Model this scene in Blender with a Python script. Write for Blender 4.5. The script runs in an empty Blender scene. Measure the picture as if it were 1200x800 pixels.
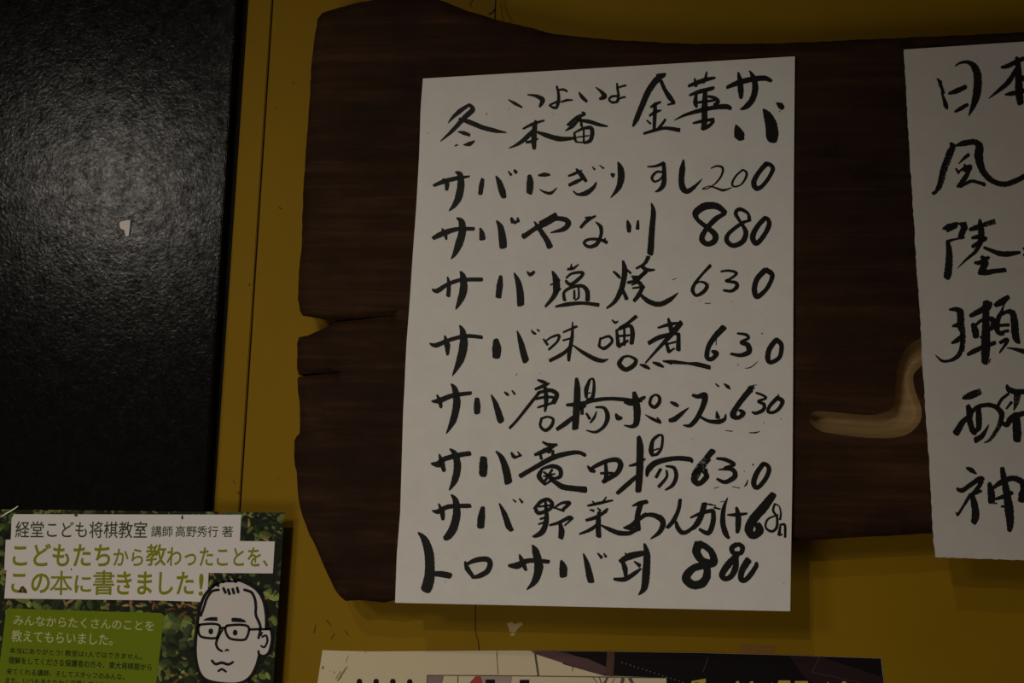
import bpy, bmesh, math, random
import numpy as np
from mathutils import Vector, Matrix, Euler
from mathutils.geometry import delaunay_2d_cdt, intersect_point_line
random.seed(7); rng = np.random.RandomState(5)
R = math.radians
S = bpy.context.scene; C = S.collection

# ---------------------------------------------------------------- camera
FPX = 1333.0
CAM = Vector((0.0, -0.93, 0.0))
ROT = (Matrix.Rotation(R(6.0), 3, 'Z') @ Matrix.Rotation(R(90 + 6.0), 3, 'X') @ Matrix.Rotation(R(1.6), 3, 'Z'))
cd = bpy.data.cameras.new('camera'); cd.sensor_width = 36; cd.lens = FPX / 1200 * 36
cd.clip_start = 0.01
cam = bpy.data.objects.new('camera', cd); C.objects.link(cam)
cam.matrix_world = Matrix.Translation(CAM) @ ROT.to_4x4()
S.camera = cam
S.view_settings.view_transform = 'Standard'; S.view_settings.look = 'None'
S.view_settings.gamma = 1.0; S.view_settings.use_curve_mapping = False
S.view_settings.exposure = 0.0

# ---------------------------------------------------------------- world, lamps and added area lights
w = bpy.data.worlds.new('dim_room'); S.world = w; w.use_nodes = True
bg = w.node_tree.nodes['Background']
bg.inputs['Color'].default_value = (0.95, 0.82, 0.66, 1); bg.inputs['Strength'].default_value = 0.032

def spot(name, loc, aim, energy, size, blend, radius, col):
    l = bpy.data.lights.new(name, 'SPOT'); l.energy = energy; l.spot_size = R(size); l.spot_blend = blend
    l.shadow_soft_size = radius; l.color = col
    o = bpy.data.objects.new(name, l); C.objects.link(o); o.location = loc
    o.rotation_euler = (Vector(aim) - Vector(loc)).to_track_quat('-Z', 'Y').to_euler()
    return o
spot('ceiling_spot_lamp', (-0.78, -2.0, 0.98), (-0.15, 0, -0.33), 21.0, 36, 1.0, 0.014, (1.0, 0.90, 0.76))
spot('second_spot_lamp', (-0.80, -1.8, 1.55), (-0.12, 0, -0.32), 18.0, 36, 1.0, 0.016, (1.0, 0.88, 0.74))
al = bpy.data.lights.new('soft_glow_light', 'AREA'); al.shape = 'ELLIPSE'; al.size = 0.36; al.size_y = 0.26; al.energy = 0.85  # unseen soft area light, added for the panel's glow and softer shadows
al.color = (1.0, 0.91, 0.79); al.spread = R(80)
ao = bpy.data.objects.new('soft_glow_light', al); C.objects.link(ao); ao.location = (-1.34, -1.9, 0.68)
ao.rotation_euler = (Vector((-0.30, 0, -0.34)) - ao.location).to_track_quat('-Z', 'Y').to_euler()

a2 = bpy.data.lights.new('low_side_fill', 'AREA'); a2.shape = 'DISK'; a2.size = 0.9; a2.energy = 2.1  # unseen fill light, added low at the left to lift the wall shadows
a2.color = (1.0, 0.90, 0.77); a2.spread = R(110)
o2 = bpy.data.objects.new('low_side_fill', a2); C.objects.link(o2); o2.location = (-0.95, -1.55, -1.0)
o2.rotation_euler = (Vector((-0.22, 0, -0.25)) - o2.location).to_track_quat('-Z', 'Y').to_euler()

# ---------------------------------------------------------------- helpers
def P(px, py, D=0.0):
    """the point of the plane y = -D that the photograph shows at pixel (px, py)"""
    d = ROT @ Vector(((px - 600) / FPX, (400 - py) / FPX, -1.0))
    t = (-D - CAM.y) / d.y
    return CAM + d * t

def hexs(h):
    v = [int(h[i:i + 2], 16) / 255 for i in (0, 2, 4)]
    return tuple((c / 12.92 if c <= 0.04045 else ((c + 0.055) / 1.055) ** 2.4) for c in v)

def tag(o, label=None, cat=None, group=None, kind=None):
    if label: o['label'] = label
    if cat: o['category'] = cat
    if group: o['group'] = group
    if kind: o['kind'] = kind
    return o

def link(name, me, mats, parent=None):
    for m in (mats if isinstance(mats, (list, tuple)) else [mats]): me.materials.append(m)
    o = bpy.data.objects.new(name, me); C.objects.link(o)
    if parent: o.parent = parent
    return o

def mesh(name, vs, fs, mats, parent=None, smooth=False):
    me = bpy.data.meshes.new(name); me.from_pydata([tuple(v) for v in vs], [], fs); me.update()
    if smooth:
        me.polygons.foreach_set('use_smooth', [True] * len(me.polygons))
    return link(name, me, mats, parent)

def mat(name, col, rough=0.7, spec=0.3, metallic=0.0):
    m = bpy.data.materials.new(name); m.use_nodes = True
    b = m.node_tree.nodes['Principled BSDF']
    b.inputs['Base Color'].default_value = (*col, 1); b.inputs['Roughness'].default_value = rough
    b.inputs['Specular IOR Level'].default_value = spec; b.inputs['Metallic'].default_value = metallic
    return m, m.node_tree.nodes, m.node_tree.links, b

def coords(nt, ln, scale=(1, 1, 1), rot=(0, 0, 0)):
    tc = nt.new('ShaderNodeTexCoord'); mp = nt.new('ShaderNodeMapping')
    mp.inputs['Scale'].default_value = scale; mp.inputs['Rotation'].default_value = rot
    ln.new(tc.outputs['Object'], mp.inputs['Vector']); return mp.outputs['Vector']
def noise(nt, ln, vec, scale, detail=6, rough=0.6, dist=0.0):
    n = nt.new('ShaderNodeTexNoise'); n.inputs['Scale'].default_value = scale; n.inputs['Detail'].default_value = detail
    n.inputs['Roughness'].default_value = rough; n.inputs['Distortion'].default_value = dist
    ln.new(vec, n.inputs['Vector']); return n.outputs['Fac']
def ramp(nt, ln, fac, stops):
    r = nt.new('ShaderNodeValToRGB')
    while len(r.color_ramp.elements) < len(stops): r.color_ramp.elements.new(0.5)
    for e, (p, c) in zip(r.color_ramp.elements, stops): e.position = p; e.color = (*c, 1)
    ln.new(fac, r.inputs['Fac']); return r.outputs['Color']
def mix(nt, ln, fac, a, b, mode='MIX'):
    m = nt.new('ShaderNodeMix'); m.data_type = 'RGBA'; m.blend_type = mode
    for s, v in ((0, fac), (6, a), (7, b)):
        if hasattr(v, 'default_value'): ln.new(v, m.inputs[s])
        else: m.inputs[s].default_value = v if s == 0 else (*v, 1)
    return m.outputs[2]
def bump(nt, ln, b, h, strength, dist):
    n = nt.new('ShaderNodeBump'); n.inputs['Strength'].default_value = strength; n.inputs['Distance'].default_value = dist
    ln.new(h, n.inputs['Height']); ln.new(n.outputs['Normal'], b.inputs['Normal']); return n

# yellow wall paint
M_wall, nt, ln, b = mat('yellow_paint', (0.28, 0.16, 0.005), 0.6, 0.1)
v = coords(nt, ln)
c1 = ramp(nt, ln, noise(nt, ln, v, 5, 5, 0.6), [(0.3, (0.25, 0.142, 0.0035)), (0.7, (0.30, 0.175, 0.005))])
c2 = ramp(nt, ln, noise(nt, ln, v, 38, 7, 0.75), [(0.66, (0, 0, 0)), (0.8, (1, 1, 1))])
cc = mix(nt, ln, c2, c1, (0.25, 0.13, 0.008))
ln.new(cc, b.inputs['Base Color'])
bump(nt, ln, b, noise(nt, ln, v, 90, 3, 0.5), 0.12, 0.001)

# black lacquered panel with a rough, bumpy skin
M_panel, nt, ln, b = mat('black_gloss_paint', (0.006, 0.0056, 0.0048), 0.3, 0.5)
v = coords(nt, ln)
n1 = noise(nt, ln, v, 300, 3, 0.6, 0.3); n2 = noise(nt, ln, v, 16, 5, 0.65)
ad = nt.new('ShaderNodeMath'); ad.operation = 'MULTIPLY_ADD'; ln.new(n2, ad.inputs[0]); ad.inputs[1].default_value = 1.0; ln.new(n1, ad.inputs[2])
bump(nt, ln, b, ad.outputs[0], 1.0, 0.00019)
rr = ramp(nt, ln, noise(nt, ln, v, 220, 5, 0.75), [(0.25, (0.12,) * 3), (0.75, (0.25,) * 3)])
ln.new(rr, b.inputs['Roughness'])
sp = ramp(nt, ln, noise(nt, ln, v, 75, 8, 0.85), [(0.38, (0.03,) * 3), (0.68, (0.32,) * 3)])
ln.new(sp, b.inputs['Specular IOR Level'])
M_edge, *_ = mat('dull_black_edge', (0.008, 0.005, 0.004), 0.75, 0.2)

# dark stained wood
M_wood, nt, ln, b = mat('dark_stained_wood', (0.03, 0.016, 0.009), 0.75, 0.1)
v = coords(nt, ln, (2.2, 1, 34))
g = noise(nt, ln, v, 3.0, 9, 0.68, 0.5)
v2 = coords(nt, ln); g2 = noise(nt, ln, v2, 7, 6, 0.65)
ca = ramp(nt, ln, g, [(0.25, (0.018, 0.009, 0.0046)), (0.52, (0.033, 0.017, 0.0085)), (0.8, (0.070, 0.037, 0.019))])
cb = ramp(nt, ln, g2, [(0.32, (0.5, 0.5, 0.52)), (0.68, (1.5, 1.3, 1.15))])
ln.new(mix(nt, ln, 1.0, ca, cb, 'MULTIPLY'), b.inputs['Base Color'])
g3 = noise(nt, ln, coords(nt, ln, (1, 1, 2)), 95, 6, 0.75)
sm = nt.new('ShaderNodeMath'); sm.operation = 'ADD'; ln.new(g, sm.inputs[0]); ln.new(g3, sm.inputs[1])
bump(nt, ln, b, sm.outputs[0], 0.7, 0.0014)

# fresh wood of the carved stroke
M_carve, nt, ln, b = mat('bare_carved_wood', (0.2, 0.11, 0.05), 0.7, 0.2)
v = coords(nt, ln, (4, 1, 60))
ln.new(ramp(nt, ln, noise(nt, ln, v, 3, 7, 0.6, 0.4), [(0.3, (0.22, 0.135, 0.052)), (0.7, (0.36, 0.235, 0.105))]), b.inputs['Base Color'])

def paper(name, col):
    m, nt, ln, b = mat(name, col, 0.9, 0.1)
    v = coords(nt, ln)
    ln.new(ramp(nt, ln, noise(nt, ln, v, 60, 8, 0.7), [(0.25, tuple(c * 0.94 for c in col)), (0.75, tuple(min(1, c * 1.04) for c in col))]), b.inputs['Base Color'])
    bump(nt, ln, b, noise(nt, ln, v, 160, 6, 0.7), 0.12, 0.0006)
    return m
M_paper = paper('white_drawing_paper', (0.80, 0.775, 0.74))
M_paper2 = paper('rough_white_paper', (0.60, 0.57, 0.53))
M_ink, *_ = mat('black_ink', (0.008, 0.008, 0.007), 0.55, 0.25)
def flat(name, h, rough=0.45, spec=0.3): return mat(name, hexs(h), rough, spec)[0]
M_pwhite = mat('white_print', (0.78, 0.74, 0.72), 0.6, 0.12)[0]
M_dgreen = mat('dark_green_print', (0.05, 0.075, 0.035), 0.6, 0.12)[0]
M_olive = mat('olive_green_print', (0.25, 0.26, 0.006), 0.6, 0.12)[0]
M_gbox = mat('leaf_green_print', (0.16, 0.22, 0.003), 0.6, 0.12)[0]
M_pale = mat('pale_green_print', (0.50, 0.53, 0.26), 0.6, 0.12)[0]
M_black = mat('black_print', (0.009, 0.009, 0.009), 0.6, 0.12)[0]
M_back = mat('grey_card_back', (0.25, 0.24, 0.22), 0.7)[0]

# ---------------------------------------------------------------- strokes of ink / print
def parse(s):
    return [tuple(float(a) for a in p.split(',')) for p in s.split()]
def catmull(pts, step):
    if len(pts) < 2: return pts
    q = [pts[0]] + list(pts) + [pts[-1]]
    out = []
    for i in range(1, len(q) - 2):
        p0, p1, p2, p3 = (np.array(q[k]) for k in (i - 1, i, i + 1, i + 2))
        L = math.hypot(*(p2[:2] - p1[:2])); n = max(2, int(L / step))
        for k in range(n):
            t = k / n
            v = 0.5 * ((2 * p1) + (-p0 + p2) * t + (2 * p0 - 5 * p1 + 4 * p2 - p3) * t * t + (-p0 + 3 * p1 - 3 * p2 + p3) * t ** 3)
            v[2] = p1[2] + (p2[2] - p1[2]) * t
            out.append(tuple(v))
    out.append(tuple(q[-2])); return out

def ribbon(pts, jit=0.05):
    """outline strip in pixels -> (verts2d, faces)"""
    if len(pts) == 1: pts = [pts[0], (pts[0][0] + 0.1, pts[0][1], pts[0][2])]
    vs, fs = [], []
    n = len(pts)
    A = []
    for i, (x, y, w_) in enumerate(pts):
        a = pts[max(0, i - 1)]; c = pts[min(n - 1, i + 1)]
        dx, dy = c[0] - a[0], c[1] - a[1]; L = math.hypot(dx, dy) or 1
        dx /= L; dy /= L; h = max(w_, 0.25) / 2
        h1 = h * (1 + random.uniform(-jit, jit)); h2 = h * (1 + random.uniform(-jit, jit))
        A.append((dx, dy, h))
        vs += [(x - dy * h1, y + dx * h1), (x + dy * h2, y - dx * h2)]
    for i in range(n - 1): fs.append((2 * i, 2 * i + 1, 2 * i + 3, 2 * i + 2))
    for end in (0, n - 1):                                   # rounded caps
        dx, dy, h = A[end]; x, y, _ = pts[end]; sg = -1 if end == 0 else 1
        base = len(vs); K = 5; ring = []; cd_ = 0.8 if jit < 0.04 else random.uniform(0.4, 0.7); sk = 0 if jit < 0.04 else random.uniform(-0.3, 0.3)
        for k in range(K + 1):
            a = math.pi * k / K
            e = cd_ * math.sin(a) ** 0.8 + sk * math.cos(a)
            if k in (0, K): e = 0
            ring.append((x - dy * h * math.cos(a) + sg * dx * h * e, y + dx * h * math.cos(a) + sg * dy * h * e))
        vs += ring; fs.append(tuple(range(base, base + K + 1)))
    return vs, fs

def strokes_mesh(name, strokes, ox, oy, sc, place, m, parent, jit=0.05, step=1.0):
    V, F = [], []
    for s in strokes:
        closed = s.startswith('o'); dry = s.startswith('~'); poly = s.startswith('#')
        if closed or dry or poly: s = s[1:]
        pts = [tuple([ox + p[0] / sc, oy + p[1] / sc] + ([p[2] / sc] if len(p) > 2 else [])) for p in parse(s)]
        if poly:
            b0 = len(V); V += [p[:2] for p in pts]; F.append(tuple(range(b0, b0 + len(pts)))); continue
        if closed: pts = pts + [pts[0]]
        if name == 'brush_character': pts = [(x, y, w_ * 1.06 + 0.5 * min(1, w_ / 1.6)) for x, y, w_ in pts]
        if name == 'printed_face_lines': pts = [(x, y, w_ * 1.22) for x, y, w_ in pts]
        pts = catmull(pts, step)
        if dry:                                              # a brush running dry: parted bristle lines
            for k in range(6):
                f = (k - 2.5) / 6
                sub = []
                for i, (x, y, w_) in enumerate(pts):
                    a = pts[max(0, i - 1)]; c = pts[min(len(pts) - 1, i + 1)]
                    dx, dy = c[0] - a[0], c[1] - a[1]; L = math.hypot(dx, dy) or 1
                    sub.append((x - dy / L * f * w_, y + dx / L * f * w_, w_ * random.uniform(0.07, 0.24)))
                vs, fs = ribbon(sub, 0.3); b0 = len(V); V += vs; F += [tuple(i + b0 for i in q) for q in fs]
            continue
        vs, fs = ribbon(pts, jit); b0 = len(V); V += vs; F += [tuple(i + b0 for i in q) for q in fs]
    if not V: return None
    W = [place(x, y) for x, y in V]
    # normals towards the room (-y)
    F2 = []
    for q in F:
        a, b_, c = W[q[0]], W[q[1]], W[q[2]]
        nrm = (b_ - a).cross(c - a)
        F2.append(q if nrm.y < 0 else tuple(reversed(q)))
    return mesh(name, W, F2, m, parent)

_join = strokes_mesh
def strokes_mesh(name, strokes, ox, oy, sc, place, m, parent, jit=0.05, step=1.0):
    if name in ('brush_character', 'printed_face_lines') or len(strokes) == 1:
        return _join(name, strokes, ox, oy, sc, place, m, parent, jit, step)
    for s_ in strokes: _join(name.rstrip('s') if name in ('printed_lines', 'printed_lights') else name, [s_], ox, oy, sc, place, m, parent, jit, step)
def chars(block, place, m, parent, name='brush_character', jit=0.05):
    (ox, oy, sc), groups = block
    for g in groups:
        nm = name
        if g[0] == '!': nm = 'ink_spatter'; g = g[1:]
        strokes_mesh(nm, [s.strip() for s in g.split('/') if s.strip()], ox, oy, sc, place, m, parent, jit)

# ---------------------------------------------------------------- setting: wall
ZT, ZB = 0.75, -0.75
def gx(D, pts=((319.5, 0), (281, 599))):
    """x of the groove at heights: straight line through two photo points on the wall"""
    a, b_ = P(*pts[0], D), P(*pts[1], D)
    return lambda z: a.x + (b_.x - a.x) * (z - a.z) / (b_.z - a.z)
gr = gx(0.0)
def slab(name, xl, xr, y0, y1, mats, parent=None, side_mat=None, z0=ZB, z1=ZT, bev=0.0):
    """upright slab between x-lines xl(z), xr(z), front at y=-y1, back at y=-y0"""
    vs = [(xl(z0), -y1, z0), (xr(z0), -y1, z0), (xr(z1), -y1, z1), (xl(z1), -y1, z1),
          (xl(z0), -y0, z0), (xr(z0), -y0, z0), (xr(z1), -y0, z1), (xl(z1), -y0, z1)]
    fs = [(0, 1, 2, 3), (5, 4, 7, 6), (4, 0, 3, 7), (1, 5, 6, 2), (3, 2, 6, 7), (4, 5, 1, 0)]
    o = mesh(name, vs, fs, mats, parent)
    if bev:
        bm = bmesh.new(); bm.from_mesh(o.data)
        bmesh.ops.bevel(bm, geom=bm.edges[:] , offset=bev, segments=2, affect='EDGES'); bm.to_mesh(o.data); bm.free()
    return o
wall = slab('wall_back', lambda z: gr(z) + 0.0006, lambda z: 1.1, -0.03, 0.0, M_wall, bev=0.0006); tag(wall, kind='structure')
tr = slab('trim_1', lambda z: -1.0, lambda z: gr(z) - 0.0006, -0.03, 0.0008, M_wall, bev=0.0006); tag(tr, kind='structure')
ba = slab('trim_2', lambda z: -1.0, lambda z: 1.1, -0.05, -0.031, M_edge); tag(ba, kind='structure')

db = gx(0.0, ((291.5, 0), (251, 599)))
gs = slab('trim_3', lambda z: -1.0, db, -0.001, 0.0016, M_edge, bev=0.0003); tag(gs, kind='structure')
# ---------------------------------------------------------------- black panel on the left
PD = 0.013
pe = gx(PD, ((276.5, 0), (239, 599)))
panel = slab('black_panel', lambda z: -1.0, pe, 0.0017, PD, [M_panel, M_edge], bev=0.0008)
tag(panel, 'tall black painted panel with a rough glossy skin at the left', 'panel')
for f in panel.data.polygons:
    if f.normal.x > 0.6: f.material_index = 1
def thin(name, pts, D0, D1, m, parent=None, curl=None):
    """thin solid sheet with an outline given on the plane y=-D1"""
    n = len(pts); fr = [P(x, y, D1 + (curl(x, y) if curl else 0)) for x, y in pts]
    bk = [Vector((v_.x, -D0, v_.z)) for v_ in fr]
    fs = [tuple(range(n)), tuple(reversed(range(n, 2 * n)))] + [(i, i + n, (i + 1) % n + n, (i + 1) % n) for i in range(n)]
    vs = fr + bk
    a, b_, c = fr[0], fr[1], fr[2]
    bm = bmesh.new(); bv = [bm.verts.new(v_) for v_ in vs]
    for f in fs: bm.faces.new([bv[i] for i in f])
    bmesh.ops.recalc_face_normals(bm, faces=bm.faces[:])
    bmesh.ops.triangulate(bm, faces=[f for f in bm.faces if len(f.verts) > 4])
    me = bpy.data.meshes.new(name); bm.to_mesh(me); bm.free()
    return link(name, me, m, parent)
scr = thin('tape_scrap', [(140.5, 260), (146, 258.6), (152.8, 257.3), (152.2, 266), (150.8, 276.6), (147, 276.8), (145.8, 269.8), (141, 267.5), (140, 264)],
           PD, PD + 0.0012, mat('scrap_paper', (0.85, 0.78, 0.73), 0.8)[0])
tag(scr, 'tiny torn scrap of white paper stuck on the black panel', 'paper scrap')

# ---------------------------------------------------------------- wooden signboard
outline = [(372,22),(378,15),(392,10.5),(415,4),(440,-1),(470,-4),(500,-4),(522,2),(545,12),(562,16.5),(580,22.5),(600,27.5),(625,33),(650,40),(680,43),(720,47),(760,49),(800,51),(850,51.5),(900,51),(950,49.5),(1000,46.5),(1060,44.5),(1110,42),(1150,40),(1210,37),(1300,32),(1420,28),
 (1420,606),(1300,613),(1200,620),(1140,623),(1090,625),(1050,627),(1000,629.5),(960,632),(930,633),(880,637),(820,646),(760,655),(700,664),(640,674),(590,684),(540,694),(500,701),(475,704),(462,703),(450,706),(435,704.5),(419,703),(405,704),(398,698),(392,690),(388,681),(384,673),(380,664),(377,657),(372,645),(368,636),(362,625),(359,616),(355,606),(351.5,594),(349.5,583),(348.5,570),(347.6,552),(345.4,545),(344.6,534),(345,516),(347.5,511),(351,508),(351.5,498),(351.3,480),(351,471),(349,458),(348.5,444),(350,441),(375,438.5),(402,436.3),(375,437.3),(350,439.2),(348,432),(348.5,415),(348,402),(350.5,395),(360.5,393),(369.5,389),(378,385.5),(392,377.5),(402,376.2),(420,374.5),(442,371.5),(468,370.2),(442,370.3),(420,372.6),(402,374.6),(393,375.2),(385,376),(378.5,374),(365,371.5),(355,370),(351.5,364.5),(350.5,357),(349,350),(349.5,335),(351,310),(353,295),(354,280),(354,258),(355,235),(356.5,205),(359,170),(361,145),(362.5,120),(363.5,98),(365,75),(367,58),(369,40)]
hole = [(948,488),(950,484.5),(954,482),(965,481.5),(980,483),(998,485),(1012,486),(1024,486),(1034,484),(1041,481.5),(1046,478),(1048.5,470),(1049,460),(1050,448),(1051,436),(1053.5,425),(1058,414),(1062.5,407),(1068,402),(1078,396.5),(1092,390),(1120,384),(1120,420),(1100,421),(1090,423),(1082,427),(1076,432),(1071.5,437),(1070,442),(1070.5,449),(1072,456),(1074.5,463),(1078,472),(1080.3,480),(1080,488),(1078,494.5),(1074,500),(1068,506),(1060,510),(1049,512.5),(1036,513.3),(1018,512.8),(1000,511.3),(980,508.5),(964,506),(957,502.5),(952,498),(948.5,493)]
BD = 0.040
def jag(pts, amp, step):
    out = []
    n = len(pts)
    for i in range(n):
        a, b_ = pts[i], pts[(i + 1) % n]; L = math.hypot(b_[0] - a[0], b_[1] - a[1]); k = max(1, int(L / step))
        for j in range(k):
            t = j / k; o = random.uniform(-amp, amp)
            out.append((a[0] + (b_[0] - a[0]) * t + (o if j else 0) * (b_[1] - a[1]) / L, a[1] + (b_[1] - a[1]) * t - (o if j else 0) * (b_[0] - a[0]) / L))
    return out
def inside(p, poly):
    x, y = p; r = False; j = len(poly) - 1
    for i in range(len(poly)):
        xi, yi = poly[i]; xj, yj = poly[j]
        if (yi > y) != (yj > y) and x < (xj - xi) * (y - yi) / (yj - yi) + xi: r = not r
        j = i
    return r
def dist(p, poly):
    P_ = np.array(poly); Q = np.roll(P_, -1, 0); d = Q - P_; w_ = np.array(p) - P_
    t = np.clip((w_ * d).sum(1) / (d * d).sum(1).clip(1e-9), 0, 1)
    return float(np.sqrt(((w_ - d * t[:, None]) ** 2).sum(1)).min())
def cdt(loops, pts, keep):
    V, E = [], []
    for lp in loops:
        b0 = len(V); V += lp; E += [(b0 + i, b0 + (i + 1) % len(lp)) for i in range(len(lp))]
    V += pts
    r = delaunay_2d_cdt([Vector(p) for p in V], E, [], 0, 1e-5)
    vo, fo = r[0], r[2]
    out = []
    for f in fo:
        c = (sum(vo[i].x for i in f) / 3, sum(vo[i].y for i in f) / 3)
        if keep(c): out.append(tuple(f))
    return [(v_.x, v_.y) for v_ in vo], out
OUT = jag(outline, 0.5, 7)
grid = []
for gy in np.arange(0, 700, 13):
    for gx_ in np.arange(350, 1420, 17):
        p = (gx_ + random.uniform(-4, 4), gy + random.uniform(-3, 3))
        if inside(p, OUT) and dist(p, OUT) > 5 and not inside(p, hole) and dist(p, hole) > 4: grid.append(p)
V2, F = cdt([OUT, hole], grid, lambda c: inside(c, OUT) and not inside(c, hole))
def wav(x, y):       # adzed surface, rounded towards the rim
    d = dist((x, y), OUT)
    r_ = 0.006 * max(0, 1 - d / 9) ** 2
    return BD - r_ + 0.0006 * math.sin(x / 43 + 1.3 * math.sin(y / 37)) * math.sin(y / 19 + x / 90)
bm = bmesh.new()
bv = []
for x, y in V2:
    onh = dist((x, y), hole) < 0.05
    bv.append(bm.verts.new(P(x, y, BD) if onh else P(x, y, wav(x, y))))
for f in F:
    try: bm.faces.new([bv[i] for i in f])
    except ValueError: pass
bmesh.ops.recalc_face_normals(bm, faces=bm.faces[:])
if sum(f.normal.y for f in bm.faces) > 0: bmesh.ops.reverse_faces(bm, faces=bm.faces[:])
# sides down to the wall
be = [e for e in bm.edges if e.is_boundary and (dist(tuple(V2[bv.index(e.verts[0])]), hole) > 0.5)]
r_ = bmesh.ops.extrude_edge_only(bm, edges=be)
for v_ in [g_ for g_ in r_['geom'] if isinstance(g_, bmesh.types.BMVert)]:
    nz, nx0 = P(370, 379, BD), P(350, 379, BD)
    if nx0.x - 0.004 < v_.co.x < P(384, 379, BD).x and nz.z < v_.co.z < nz.z + 0.011: v_.co.z += 0.0075
    v_.co.y = -0.0015
bmesh.ops.recalc_face_normals(bm, faces=bm.faces[:])
me = bpy.data.meshes.new('signboard'); bm.to_mesh(me); bm.free()
me.polygons.foreach_set('use_smooth', [abs(f.normal.y) > 0.6 for f in me.polygons])
board = link('signboard', me, M_wood)
tag(board, 'thick dark live-edge wooden signboard with a carved stroke, behind the white menus', 'signboard')
# the carved stroke: V-cut trough of bare wood
gp = []
for gy in np.arange(380, 516, 2.6):
    for gx_ in np.arange(944, 1124, 2.6):
        p = (gx_ + random.uniform(-.3, .3), gy + random.uniform(-.3, .3))
        if inside(p, hole) and dist(p, hole) > 1.2: gp.append(p)
V3, F3 = cdt([hole], gp, lambda c: inside(c, hole))
def trough(x, y):
    d = dist((x, y), hole)
    return BD - min(0.0115, 0.0019 * max(d, 0) ** 0.86)
W3 = [P(x, y, trough(x, y)) for x, y in V3]
bm = bmesh.new(); bv = [bm.verts.new(v_) for v_ in W3]
for f in F3: bm.faces.new([bv[i] for i in f])
bmesh.ops.recalc_face_normals(bm, faces=bm.faces[:])
if sum(f.normal.y for f in bm.faces) > 0: bmesh.ops.reverse_faces(bm, faces=bm.faces[:])
me = bpy.data.meshes.new('carved_groove'); bm.to_mesh(me); bm.free()
me.polygons.foreach_set('use_smooth', [True] * len(me.polygons))
cg = link('carved_groove', me, M_carve, board); cg['label'] = 'pale bare wood trough of the carved stroke'

# ---------------------------------------------------------------- brushed price list (left sheet)
def s1D(x, y):
    return 0.0428 + 0.0007 * math.sin(y / 110) * math.sin(x / 90) + 0.006 * max(0, (y - 600) / 116) ** 1.6
L1 = [(495.6,92),(493,126),(491.3,180),(488,240),(483.6,300),(479.7,360),(476.5,400),(475,430),(474,455),(472.5,480),(471.4,519),(469,600),(465,650),(463,706)]
R1 = [(931.5,66),(930.3,200),(929.8,330),(929.4,440),(928.6,560),(927,650),(926,716)]
def interp(tab, t):
    ys = [p[1] for p in tab]; y = ys[0] + (ys[-1] - ys[0]) * t
    for a, b_ in zip(tab, tab[1:]):
        if y <= b_[1] + 1e-6: return (a[0] + (b_[0] - a[0]) * (y - a[1]) / (b_[1] - a[1]), y)
    return tab[-1]
def sheet(name, L, Rt, Df, nu, nv, mats, torn=0.0, thick=0.0004):
    vs, fs = [], []
    for back in (0, 1):
        st = random.getstate(); random.seed(99)
        for j in range(nv + 1):
            a, b_ = interp(L, j / nv), interp(Rt, j / nv); jl = random.uniform(-torn, torn)
            for i in range(nu + 1):
                u = i / nu; x = a[0] + (b_[0] - a[0]) * u; y = a[1] + (b_[1] - a[1]) * u
                if i == 0: x += jl
                if j == nv: y += random.uniform(-torn, torn)
                p = P(x, y, Df(x, y)); p.y += back * thick
                vs.append(p)
        random.setstate(st)
    N = (nu + 1) * (nv + 1)
    for j in range(nv):
        for i in range(nu):
            a = j * (nu + 1) + i; q = (a, a + nu + 1, a + nu + 2, a + 1)
            fs.append(q); fs.append(tuple(reversed([k + N for k in q])))
    rim = [i for i in range(nu + 1)] + [(j) * (nu + 1) + nu for j in range(1, nv + 1)] + [nv * (nu + 1) + i for i in range(nu - 1, -1, -1)] + [j * (nu + 1) for j in range(nv - 1, 0, -1)]
    for a, b_ in zip(rim, rim[1:] + rim[:1]): fs.append((a, b_, b_ + N, a + N))
    return mesh(name, vs, fs, mats, None, smooth=False)
m1 = sheet('price_list', L1, R1, s1D, 44, 64, M_paper)
tag(m1, 'white paper menu with nine brushed lines of Japanese prices, on the dark wooden signboard', 'menu')
pl1 = lambda x, y: P(x, y, s1D(x, y) + 0.00025)

A = ((490, 60, 5), [
 '300,312,14 245,350,24 205,385,16 175,420,3/300,310,10 318,342,28 275,385,26 200,465,20 130,528,3/240,395,12 300,415,26 380,447,24 450,465,22 518,476,3/233,471,4 265,478,20 300,490,16/265,548,4 300,543,24 330,525,6/217,553,8 232,548,6',
 '528,283,4 565,305,16 608,328,8/640,254,5 690,262,16 728,285,28 712,325,10',
 '812,205,10 822,250,14 822,295,18 808,335,14/820,228,8 850,224,12 872,235,10/838,297,8 870,287,13 906,286,5/822,292,10 785,308,10 770,318,8 800,333,14',
 '942,240,5 960,268,20 988,294,14/1040,210,3 1078,242,18 1090,265,30 1062,280,10',
 '615,454,8 670,427,16 738,405,8/690,408,14 682,450,26 678,520,28 680,570,18/690,448,14 640,500,26 590,540,18 532,568,3/690,470,8 750,492,24 820,512,28 880,512,20 930,505,6/633,533,12 665,528,16 702,512,6',
 '958,355,6 975,368,14 930,388,18 878,432,16/942,400,10 902,440,20 862,466,4/932,402,12 1000,412,20 1060,430,18 1110,440,6/950,390,12 958,440,12/915,475,10 920,520,14 932,532,8/912,480,6 960,455,14 1010,448,20 1020,480,22 1008,522,20 972,537,12/970,465,8 970,535,10/935,503,6 1000,494,6/932,532,7 1000,536,7'])
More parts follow.
